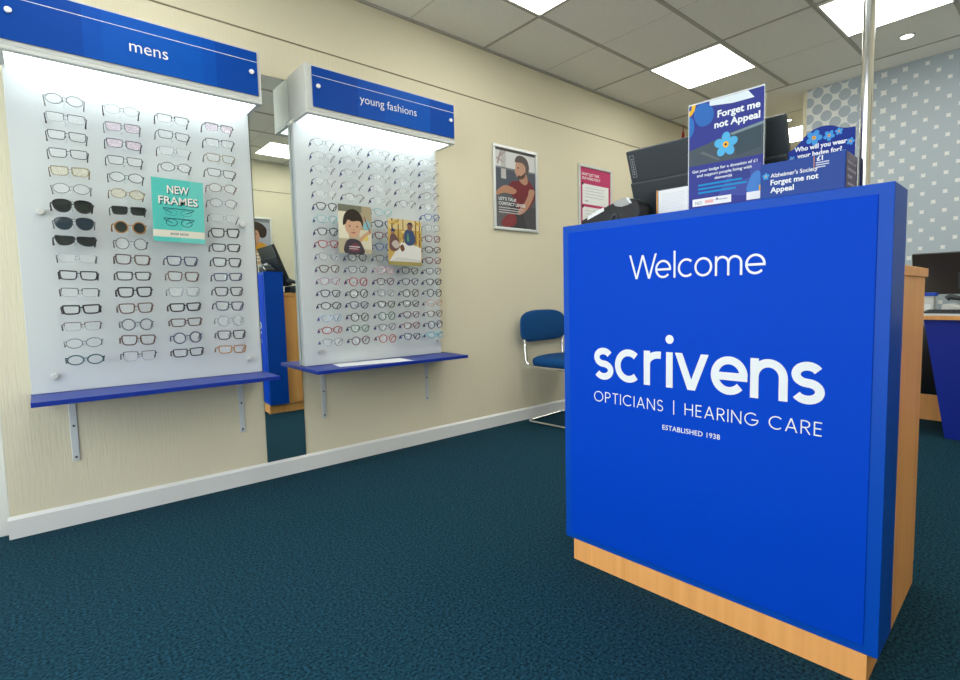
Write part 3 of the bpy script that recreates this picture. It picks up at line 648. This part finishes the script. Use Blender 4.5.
chair(2.955, 2.985, math.radians(6), 'blue padded chair with chrome sled frame against the cream wall')

# ------------------------------------------------------------------ reception desk
O = V((1.3977, 1.3055, 0)); DY = .0456
desk = thing('reception_desk', O, 'tall blue reception desk front on a beech plinth, reading Welcome', 'desk', rz=DY)
def D(s, d, z): return V((d, -s, z))            # s: along the front from its left edge, d: depth behind the front
def dbox(name, s0, s1, d0, d1, z0, z1, m, parent, bevel=0): return box(name, D(s0, d0, z0), D(s1, d1, z1), m, parent, bevel)
dbox('front_slab', 0, .989, 0, .152, .078, 1.222, M['blue'], desk, .0015)
dbox('graphic_panel', .028, .958, -.0035, -.0001, .100, 1.197, M['blue_print'], desk, .0012)
dbox('plinth', .036, .966, .0015, .640, 0, .0775, M['wood'], desk)
dbox('side_panel', .947, .967, .1525, .640, .078, 1.0135, M['wood'], desk, .001)
dbox('side_panel', .025, .045, .1525, .640, .078, 1.0135, M['wood'], desk, .001)
dbox('worktop', .018, .973, .1525, .655, 1.014, 1.042, M['wood'], desk, .002)
dbox('inner_shelf', .0455, .9445, .1525, .60, .62, .64, M['wood'], desk)
FD = (D(0, -.0035, 0), V((0, -1, 0)), V((0, 0, 1)), V((-1, 0, 0)))
def letter(label, fn):
    b = MB(); b.flat = True; fn(b); o = b.build('lettering', M['white_print'], desk); o['label'] = label
def welcome(b):
    # capital W in cap heights (x-height is .70 of it), then lower case
    stroke_text(b, 'W', FD, .283, 1.024, .077, .100, .085, 0, .0006, None); stroke_text(b, 'elcome', FD, .378, 1.024, .0555, .331, .118, .16, .0006, None)
letter('white word Welcome', welcome)
letter('white shop name in bold lower case', lambda b: stroke_text(b, 'scrivens', FD, .139, .6865, .110, .719, .205, .085, .0006, None))
letter('white line OPTICIANS | HEARING CARE', lambda b: stroke_text(b, 'OPTICIANS | HEARING CARE', FD, .138, .608, .0365, .717, .09, .22, .0006, None))
def est(b): add_text(b, 'ESTABLISHED 1938', FD, .404, .5515, .0160, .0006, None, .186, bold=.008, space=1.05)
letter('small white line ESTABLISHED 1938', est)

TOP = 1.2225
def on_desk(name, s, d, z, label, cat, rz=0):
    p = Matrix.Rotation(DY, 4, 'Z') @ D(s, d, 0); return thing(name, (O.x + p.x, O.y + p.y, z), label, cat, rz=DY + rz)
# chrome pole from worktop to ceiling
t = on_desk('chrome_pole', .8985, .137, TOP, 'chrome pole rising from the reception desk top to the ceiling', 'pole')
MB().cyl((0, 0, .004), (0, 0, H - TOP - .001), .0135, 28).build('tube', M['chrome'], t, smooth=40)
MB().cyl((0, 0, 0), (0, 0, .006), .0165, 28).build('foot_flange', M['chrome'], t, smooth=40)
MB().cyl((0, 0, H - TOP - .0085), (0, 0, H - TOP - .0005), .028, 28).build('ceiling_flange', M['chrome'], t, smooth=40)

# card terminal: wedge body, keypad, printer cover, receipt slot
t = on_desk('card_terminal', .180, .075, TOP, 'black card payment terminal lying on the left of the desk top', 'card terminal')
fs = (V((0, 0, 0)), V((0, -1, 0)), V((0, 0, 1)), V((-1, 0, 0)))
MB().prism([(-.126, .003), (-.125, .018), (-.075, .035), (-.022, .052), (.014, .063), (.048, .070), (.086, .067), (.106, .054), (.115, .040), (.116, .010), (.106, 0), (-.116, 0)], fs, -.038, .038).build('body', mat('terminal_black', (.007, .008, .009), .45, spec=.3), t, bevel=.004)
MB().prism([(.010, .0625), (.030, .0690), (.048, .0722), (.064, .0722), (.078, .052), (.074, .048), (.044, .044), (.020, .050)], fs, -.0385, .0392).build('printer_cover', mat('terminal_grey', (.33, .35, .34), .5, spec=.3), t, bevel=.002)
MB().prism([(-.096, .017), (-.095, .029), (-.026, .0525), (-.025, .040)], fs, .0383, .0395).build('label_strip', M['paper'], t)
k = MB()
for i in range(4):
    for j in range(3): u = -.105 + i * .017; v = .0245 + (u + .105) * .37; k.prism([(u, v), (u + .012, v + .0044), (u + .012, v + .0085), (u, v + .004)], fs, -.030 + j * .020, -.016 + j * .020)
k.build('keypad', M['black2'], t)
MB().prism([(.064, .0722), (.073, .0718), (.086, .052), (.078, .052)], fs, -.0387, .0394).build('paper_slot', M['white_print'], t)
MB().tube([V((-.040, -.02 - .012 * math.cos(a), .006 + .016 * math.sin(a))) for a in [k * PI / 10 for k in range(11)]], .0035, 6).build('grip', M['black2'], t, smooth=True)

# document in clear holder
t = on_desk('document_holder', .372, .115, TOP, 'small white printed notice in a clear stand before the monitor', 'notice')
fr = (V((0, 0, 0)), V((0, -1, 0)), V((-.0, 0, 1)), V((-1, 0, 0)))
MB().prism(rect(-.056, 0, .056, .094), fr, -.003, -.0005).build('clear_stand', M['clear'], t); MB().prism(rect(-.056, 0, .056, .003), fr, -.04, .012).build('base', M['clear'], t)
a = MB(); a.flat = True; a.prism(rect(-.054, .004, .055, .092), fr, -.0004, 0, M['paper'])
for k in range(9): a.poly(rect(-.040, .078 - k * .007, .042 - .012 * (k % 3 == 2), .0795 - k * .007), fr, .0004, art((.60, .62, .64)))
a.poly(rect(-.030, .012, .020, .014), fr, .0004, M['ink']); a.build('notice', M['paper'], t)
box('spine', (-.004, .056, 0), (.001, .0585, .094), M['wood'], t)

# forget-me-not flower drawn flat
def flower(a, fr, u, v, r, d, petal=(.05, .30, .62), rot=.3):
    for k in range(5):
        t = rot + k * 2 * PI / 5; a.poly(ell(u + .62 * r * math.cos(t), v + .62 * r * math.sin(t), r * .46, r * .38, 16, rot=t), fr, d + .0001 * k, art(petal))
    a.poly(ell(u, v, r * .27, r * .27, 16), fr, d + .0006, art((.72, .38, .03))); a.poly(ell(u, v, r * .11, r * .11, 10), fr, d + .0008, art((.03, .02, .06)))
# A4 appeal poster in acrylic stand
t = on_desk('sign_holder', .566, .055, TOP, 'tall blue Forget me not Appeal poster in a clear stand on the desk', 'poster')
fr = (V((0, 0, 0)), V((0, -1, 0)), V((.0, 0, 1)), V((-1, 0, 0)))
MB().prism(rect(-.113, 0, .113, .317), fr, -.004, -.0012).build('acrylic_back', M['clear'], t); MB().prism(rect(-.113, 0, .113, .003), fr, -.07, .004).build('acrylic_foot', M['clear'], t)
a = MB(); a.flat = True; nv = art((.035, .045, .24)); wt = M['white_print']
a.prism(rect(-.111, .004, .111, .316), fr, -.001, 0, art((.60, .64, .66))); a.poly(rect(-.109, .006, .110, .312), fr, .0002, nv)
U = lambda x: -.109 + x * .219
Z = lambda y: .006 + y * .306
P = lambda pts, d, c: a.poly([(U(x), Z(y)) for x, y in pts], fr, d, art(c))
P([(.29, .998), (.29, .955), (.60, .925), (.88, .925), (.80, .998)], .0004, (.62, .70, .74))
P(spline([(.07, .89), (.12, .985), (.26, .985), (.35, .90), (.31, .80), (.16, .785)]), .0004, (.03, .13, .42)); P(ell(.0, .80, .075, .10, 16, -PI / 2, PI / 2), .0004, (.03, .15, .45))
P([(.0, 1), (.10, 1), (.08, .95), (.04, .91), (.0, .90)], .0006, (.70, .42, .04)); P([(.0, 1), (.04, 1), (.03, .96), (.0, .95)], .0008, (.05, .07, .25))
P([(0, .57), (.0, .42), (1, .41), (1, .70), (.6, .665), (.3, .61)], .0003, (.065, .085, .105)); P([(.58, .655), (1, .70), (1, .675), (.6, .635)], .0005, (.17, .24, .27)); P([(.62, .63), (.97, .66), (.97, .48), (.66, .44)], .0004, (.045, .07, .09))
P([(.16, .53), (.20, .545), (.44, .44), (.42, .43)], .0005, (.11, .13, .14))
flower(a, fr, U(.52), Z(.562), .033, .0007, (.08, .38, .66))
add_text(a, 'Forget me', fr, U(.955), Z(.828), .0195, .0006, wt, .121, 'R', bold=.028); add_text(a, 'not Appeal', fr, U(.955), Z(.735), .0195, .0006, wt, .130, 'R', bold=.028)
for k, (s_, ww) in enumerate((('Get your badge for a donation of £1', .192), ('and support people living with', .162), ('dementia', .052))): add_text(a, s_, fr, U(.49), Z(.350 - k * .045), .0085, .0006, wt, ww, 'C', bold=.012)
for k, ww in enumerate((.60, .66, .52)): P(rect(.14, .215 - k * .037, .14 + ww, .232 - k * .037), .0006, (.01, .24, .52))
P([(.42, .10), (.62, .36), (.98, .34), (.98, .05)], .0004, (.055, .075, .30)); P([(.60, .20), (.62, .36), (.84, .345), (.84, .22)], .0005, (.035, .05, .22)); P(spline([(.80, .10), (.86, .24), (.96, .26), (.98, .10)]), .0006, (.06, .20, .52))
P(rect(.06, .025, .60, .095), .0008, (.72, .75, .76)); add_text(a, 'NO', fr, U(.10), Z(.040), .010, .0010, M['ink'], bold=.02)
P(rect(.24, .045, .36, .075), .0010, (.72, .40, .38)); P(rect(.38, .06, .55, .07), .0010, (.35, .36, .45)); P(ell(.41, .075, .012, .009, 10), .0011, (.05, .05, .2)); P(rect(.80, .02, .99, .09), .0008, (.70, .72, .74)); P(rect(.955, .09, .99, .14), .0009, (.70, .40, .05))
a.build('print', nv, t)

# charity collection box with curved header card
t = on_desk('collection_box', .788, .012, TOP, 'blue charity collection box with curved header card beside the pole', 'collection box')
bl = mat('box_blue_card', (.002, .040, .25), .35, spec=.22); fr = (V((0, 0, 0)), V((0, -1, 0)), V((0, 0, 1)), V((-1, 0, 0)))
box('carton', (0, -.098, 0), (.108, .103, .092), bl, t, bevel=.002)
a = MB(); a.flat = True
add_text(a, "Alzheimer's Society", fr, -.076, .0540, .0105, .0006, M['white_print'], .113, bold=.015)
add_text(a, 'Forget me not', fr, -.076, .0345, .0140, .0006, M['white_print'], .115, bold=.026); add_text(a, 'Appeal', fr, -.076, .0150, .0140, .0006, M['white_print'], .058, bold=.026)
flower(a, fr, -.088, .0590, .0085, .0006)
add_text(a, '£1', fr, .034, .0770, .0120, .0006, M['white_print'], bold=.03)
for k, ww in enumerate((.030, .030, .022)): a.poly(rect(.032, .071 - k * .0055, .032 + ww, .0735 - k * .0055), fr, .0006, art((.55, .60, .72)))
a.poly(rect(.027, .058, .029, .089), fr, .0006, art((.55, .25, .06))); a.build('front_print', M['white_print'], t)
fsd = (V((0, -.0985, 0)), V((1, 0, 0)), V((0, 0, 1)), V((0, -1, 0))); a = MB(); a.flat = True
a.poly(rect(.003, .003, .105, .089), fsd, .0002, art((.10, .075, .13), .3)); add_text(a, "Alzheimer's Society", fsd, .014, .064, .0075, .0006, art((.5, .5, .55)), .080, bold=.01)
add_text(a, 'Forget me not', fsd, .014, .046, .0095, .0006, art((.6, .6, .64)), .080, bold=.02); add_text(a, 'Appeal', fsd, .014, .030, .0095, .0006, art((.6, .6, .64)), .042, bold=.02); a.poly(rect(.018, .012, .09, .018), fsd, .0006, art((.45, .42, .48)))
a.build('side_print', M['white_print'], t)
hb = (V((.108, 0, 0)), V((0, -1, 0)), V((0, 0, 1)), V((-1, 0, 0)))
top = [(-.068, .138), (-.062, .139), (-.050, .146), (-.037, .159), (-.022, .174), (-.004, .184), (.018, .188), (.040, .184), (.056, .176), (.072, .171), (.092, .170)]
def chain(p, n=5):
    q = [p[0]] + p + [p[-1]]; out = []
    for i in range(1, len(q) - 2):
        for k in range(n):
            t = k / n; out.append(tuple(.5 * (2 * q[i][a] + (q[i + 1][a] - q[i - 1][a]) * t + (2 * q[i - 1][a] - 5 * q[i][a] + 4 * q[i + 1][a] - q[i + 2][a]) * t * t + (3 * q[i][a] - q[i - 1][a] - 3 * q[i + 1][a] + q[i + 2][a]) * t ** 3) for a in (0, 1)))
    return out + [p[-1]]
ol = [(.092, .080), (-.068, .080)] + chain(top)
ol = ol[::-1]
a = MB(); a.prism(ol, hb, .0002, .003, art((.004, .022, .22), .3)); hc = a.build('header_card', None, t)
a = MB(); a.flat = True
for u, v, r in ((-.004, .162, .019), (.032, .160, .013), (.055, .166, .009), (.082, .135, .009), (-.058, .116, .008), (.066, .110, .008)): flower(a, hb, u, v, r, .0032, (.05, .26, .60), rot=u * 30)
add_text(a, 'Who will you wear', hb, -.052, .1335, .0125, .0036, M['white_print'], .126, bold=.028); add_text(a, 'your badge for?', hb, -.045, .1150, .0125, .0036, M['white_print'], .108, bold=.028)
a.build('header_print', M['white_print'], hc)

# monitor (all-in-one seen from behind)
def monitor(t, w, hgt, body, tilt=.40, plain=False, zb=.125):
    """local: x towards the viewer is negative; back of the machine faces -x; stands at z 0"""
    ct, st = math.cos(tilt), math.sin(tilt)
    fr = (V((-.0, 0, zb)), V((0, -1, 0)), V((-st, 0, ct)), V((-ct, 0, -st)))
    MB().prism(rect(-w / 2, 0, w / 2, hgt), fr, -.012, .012).build('screen_housing', body, t, bevel=.004)
    MB().prism(rect(-w / 2 + .012, .012, w / 2 - .012, hgt - .012), fr, -.0135, -.0122).build('screen', M['black_gloss'], t)
    if not plain: MB().prism([(-w / 2 + .002, .0), (w / 2 - .002, 0), (w / 2 - .002, hgt * .725), (-w / 2 + .002, hgt * .725)], fr, .0125, .026).build('lower_back', M['black'] if body is not M['brown_black'] else body, t, bevel=.006)
    a = MB(); x0, y0 = -w / 2 + .012, hgt * .765
    for b_ in (rect(0, 0, .026, .0025), rect(0, .1175, .026, .12), rect(0, 0, .0025, .12), rect(.0235, 0, .026, .12)): a.poly([(x0 + p * .62, y0 + q * .62) for p, q in b_], fr, .0127, M['ink'])
    for k in range(7): a.poly([(x0 + p * .62, y0 + q * .62) for p, q in rect(.009, .014 + k * .0135, .017, .022 + k * .0135)], fr, .0127, M['ink'])
    if not plain: a.build('badge', M['ink'], t)
    MB().prism([(-.05, .05), (.05, .05), (.05, .16), (-.05, .16)], fr, .0262, .045).build('hinge', M['black2'], t, bevel=.004)
    MB().tube([V((-.03, 0, .004)), V((-.035, 0, .10)), V((-.055, 0, .19))], .022, 12).build('neck', M['black2'], t, smooth=40)
    MB().prism([(u * .12, v * .09) for u, v in ell(0, 0, 1, 1, 28)], (V((-.01, 0, 0)), V((0, -1, 0)), V((1, 0, 0)), V((0, 0, 1))), 0, .010).build('foot', M['black2'], t, bevel=.003)
t = on_desk('monitor', .445, .270, 1.0425, 'black all-in-one computer on the reception desk, back to the room', 'computer'); monitor(t, .522, .385, M['black'], .36, False, .07)

# telephone on the worktop behind the slab
def phone(t, body, hs):
    MB().prism([(-.10, 0), (-.10, .018), (.06, .062), (.10, .055), (.10, 0)], (V((0, 0, 0)), V((1, 0, 0)), V((0, 0, 1)), V((0, 1, 0))), -.085, .085).build('base', body, t, bevel=.005)
    MB().tube([V((-.075, .055, .055)), V((-.06, .055, .078)), V((0, .055, .092)), V((.06, .055, .108)), V((.078, .055, .092))], [.020, .021, .013, .021, .020], 12).build('handset', hs, t, smooth=40)
    k = MB()
    for i in range(4):
        for j in range(3):
            x, y = -.07 + i * .025, -.05 + j * .024; z = .018 + (x + .10) * .275; k.box((x, y, z + .001), (x + .016, y + .016, z + .008))
    k.build('keypad', M['grey_light'], t)
    MB().tube([V((-.095 + .01 * math.sin(i * 1.3), .075 + .012 * math.cos(i * 1.3), .010 + i * .002)) for i in range(24)], .003, 5).build('cord', M['black2'], t)
t = on_desk('desk_phone', .092, .31, 1.0425, 'black desk phone on the reception worktop, seen only in the mirror', 'telephone', rz=PI); phone(t, M['black'], M['black'])

# ------------------------------------------------------------------ desk by the patterned wall
t = thing('consulting_desk', (4.27, 0, 0), 'low blue fronted desk with white top by the patterned wall', 'desk')
box('desktop', (0, -.9, .777), (.70, 1.3, .803), M['wood'], t, .001); box('white_surface', (.0, -.9, .8033), (.70, 1.3, .817), M['paper'], t, .001)
MB().prism([(.760, .7765), (.625, 0), (-.55, 0), (-.72, .7765)], (V((.03, 0, 0)), V((0, 1, 0)), V((0, 0, 1)), V((-1, 0, 0))), -.025, 0).build('front_panel', M['blue_desk'], t, .001)
box('leg_frame', (.60, -.6, 0), (.64, -.55, .7765), M['blue_desk'], t); box('leg_frame', (.60, 1.2, 0), (.64, 1.25, .7765), M['blue_desk'], t)
t = thing('black_block', (4.84, .75, 0), 'black low cabinet on a wooden base under the blue fronted desk', 'block')  # plain black block filling the gap behind the front panel
box('base', (0, -.30, 0), (.225, .30, .190), M['wood'], t, .002); box('block_body', (.01, -.30, .1905), (.225, .30, .70), M['black_gloss'], t, .003)
t = thing('monitor', (4.69, .585, .8175), 'dark brown screen on the desk by the dotted wallpaper', 'computer'); monitor(t, .62, .300, M['brown_black'], .33, True)
t = thing('tissue_box', (4.42, .765, .8175), 'small white box with a blue top on the far desk', 'box')
box('carton', (-.04, -.040, 0), (.04, .045, .112), M['grey_light'], t, .002); MB().box((-.045, -.050, .1125), (.045, .050, .136)).build('lid', art((.03, .09, .50)), t, .003); box('label_patch', (-.0412, -.025, .022), (-.0403, .012, .058), M['paper'], t)
t = thing('keyboard', (4.325, .52, .8175), 'black keyboard along the front edge of the far desk', 'keyboard')
MB().prism([(-.05, 0), (.05, 0), (.05, .020), (-.05, .012)], (V((0, 0, 0)), V((1, 0, 0)), V((0, 0, 1)), V((0, 1, 0))), -.24, .24).build('case', M['black2'], t, .002)
k = MB()
for i in range(5):
    for j in range(18): x = -.046 + i * .018; y = -.225 + j * .0252; k.box((x, y, .0135 + (x + .055) * .073), (x + .015, y + .021, .0185 + (x + .055) * .073))
k.build('keys', M['black'], t)
t = thing('desk_phone', (4.475, .585, .8175), 'pale grey desk phone with black handset at the right picture edge', 'telephone', rz=PI / 2); phone(t, M['grey_light'], M['black'])

# ------------------------------------------------------------------ light and camera
wd = bpy.data.worlds.new('sky'); SC.world = wd; wd.use_nodes = True
bg = wd.node_tree.nodes['Background']; bg.inputs['Color'].default_value = (.92, .96, 1, 1); bg.inputs['Strength'].default_value = 3.6
pl = bpy.data.lights.new('window_portal', 'AREA'); pl.shape = 'RECTANGLE'; pl.size = W - RY; pl.size_y = 2.25; pl.cycles.is_portal = True
po = bpy.data.objects.new('window_portal', pl); COL.objects.link(po); po.location = (XF - .005, (W + RY) / 2, 1.375); po.rotation_euler = (0, -PI / 2, 0)

f, yaw, pitch, roll = 524.2017, .8273, -.078, -.0175
fw = V((math.cos(pitch) * math.cos(yaw), math.cos(pitch) * math.sin(yaw), math.sin(pitch)))
r0 = V((math.sin(yaw), -math.cos(yaw), 0)); u0 = r0.cross(fw)
r = r0 * math.cos(roll) + u0 * math.sin(roll); u = u0 * math.cos(roll) - r0 * math.sin(roll)
cd = bpy.data.cameras.new('camera'); cam = bpy.data.objects.new('camera', cd); COL.objects.link(cam)
cam.matrix_world = Matrix(((r.x, u.x, -fw.x, 0), (r.y, u.y, -fw.y, 0), (r.z, u.z, -fw.z, .9755), (0, 0, 0, 1)))
cd.sensor_fit = 'HORIZONTAL'; cd.sensor_width = 36; cd.lens = f / 960 * 36; cd.shift_x = (480 - 524.2393) / 960; cd.shift_y = (337.3385 - 340) / 960; cd.clip_start = .02
SC.camera = cam
vs = SC.view_settings; vs.view_transform = 'Standard'; vs.look = 'None'; vs.exposure = .35; vs.gamma = 1; vs.use_curve_mapping = False
SC.cycles.max_bounces = 8; SC.cycles.transparent_max_bounces = 16; SC.cycles.caustics_reflective = False; SC.cycles.caustics_refractive = False
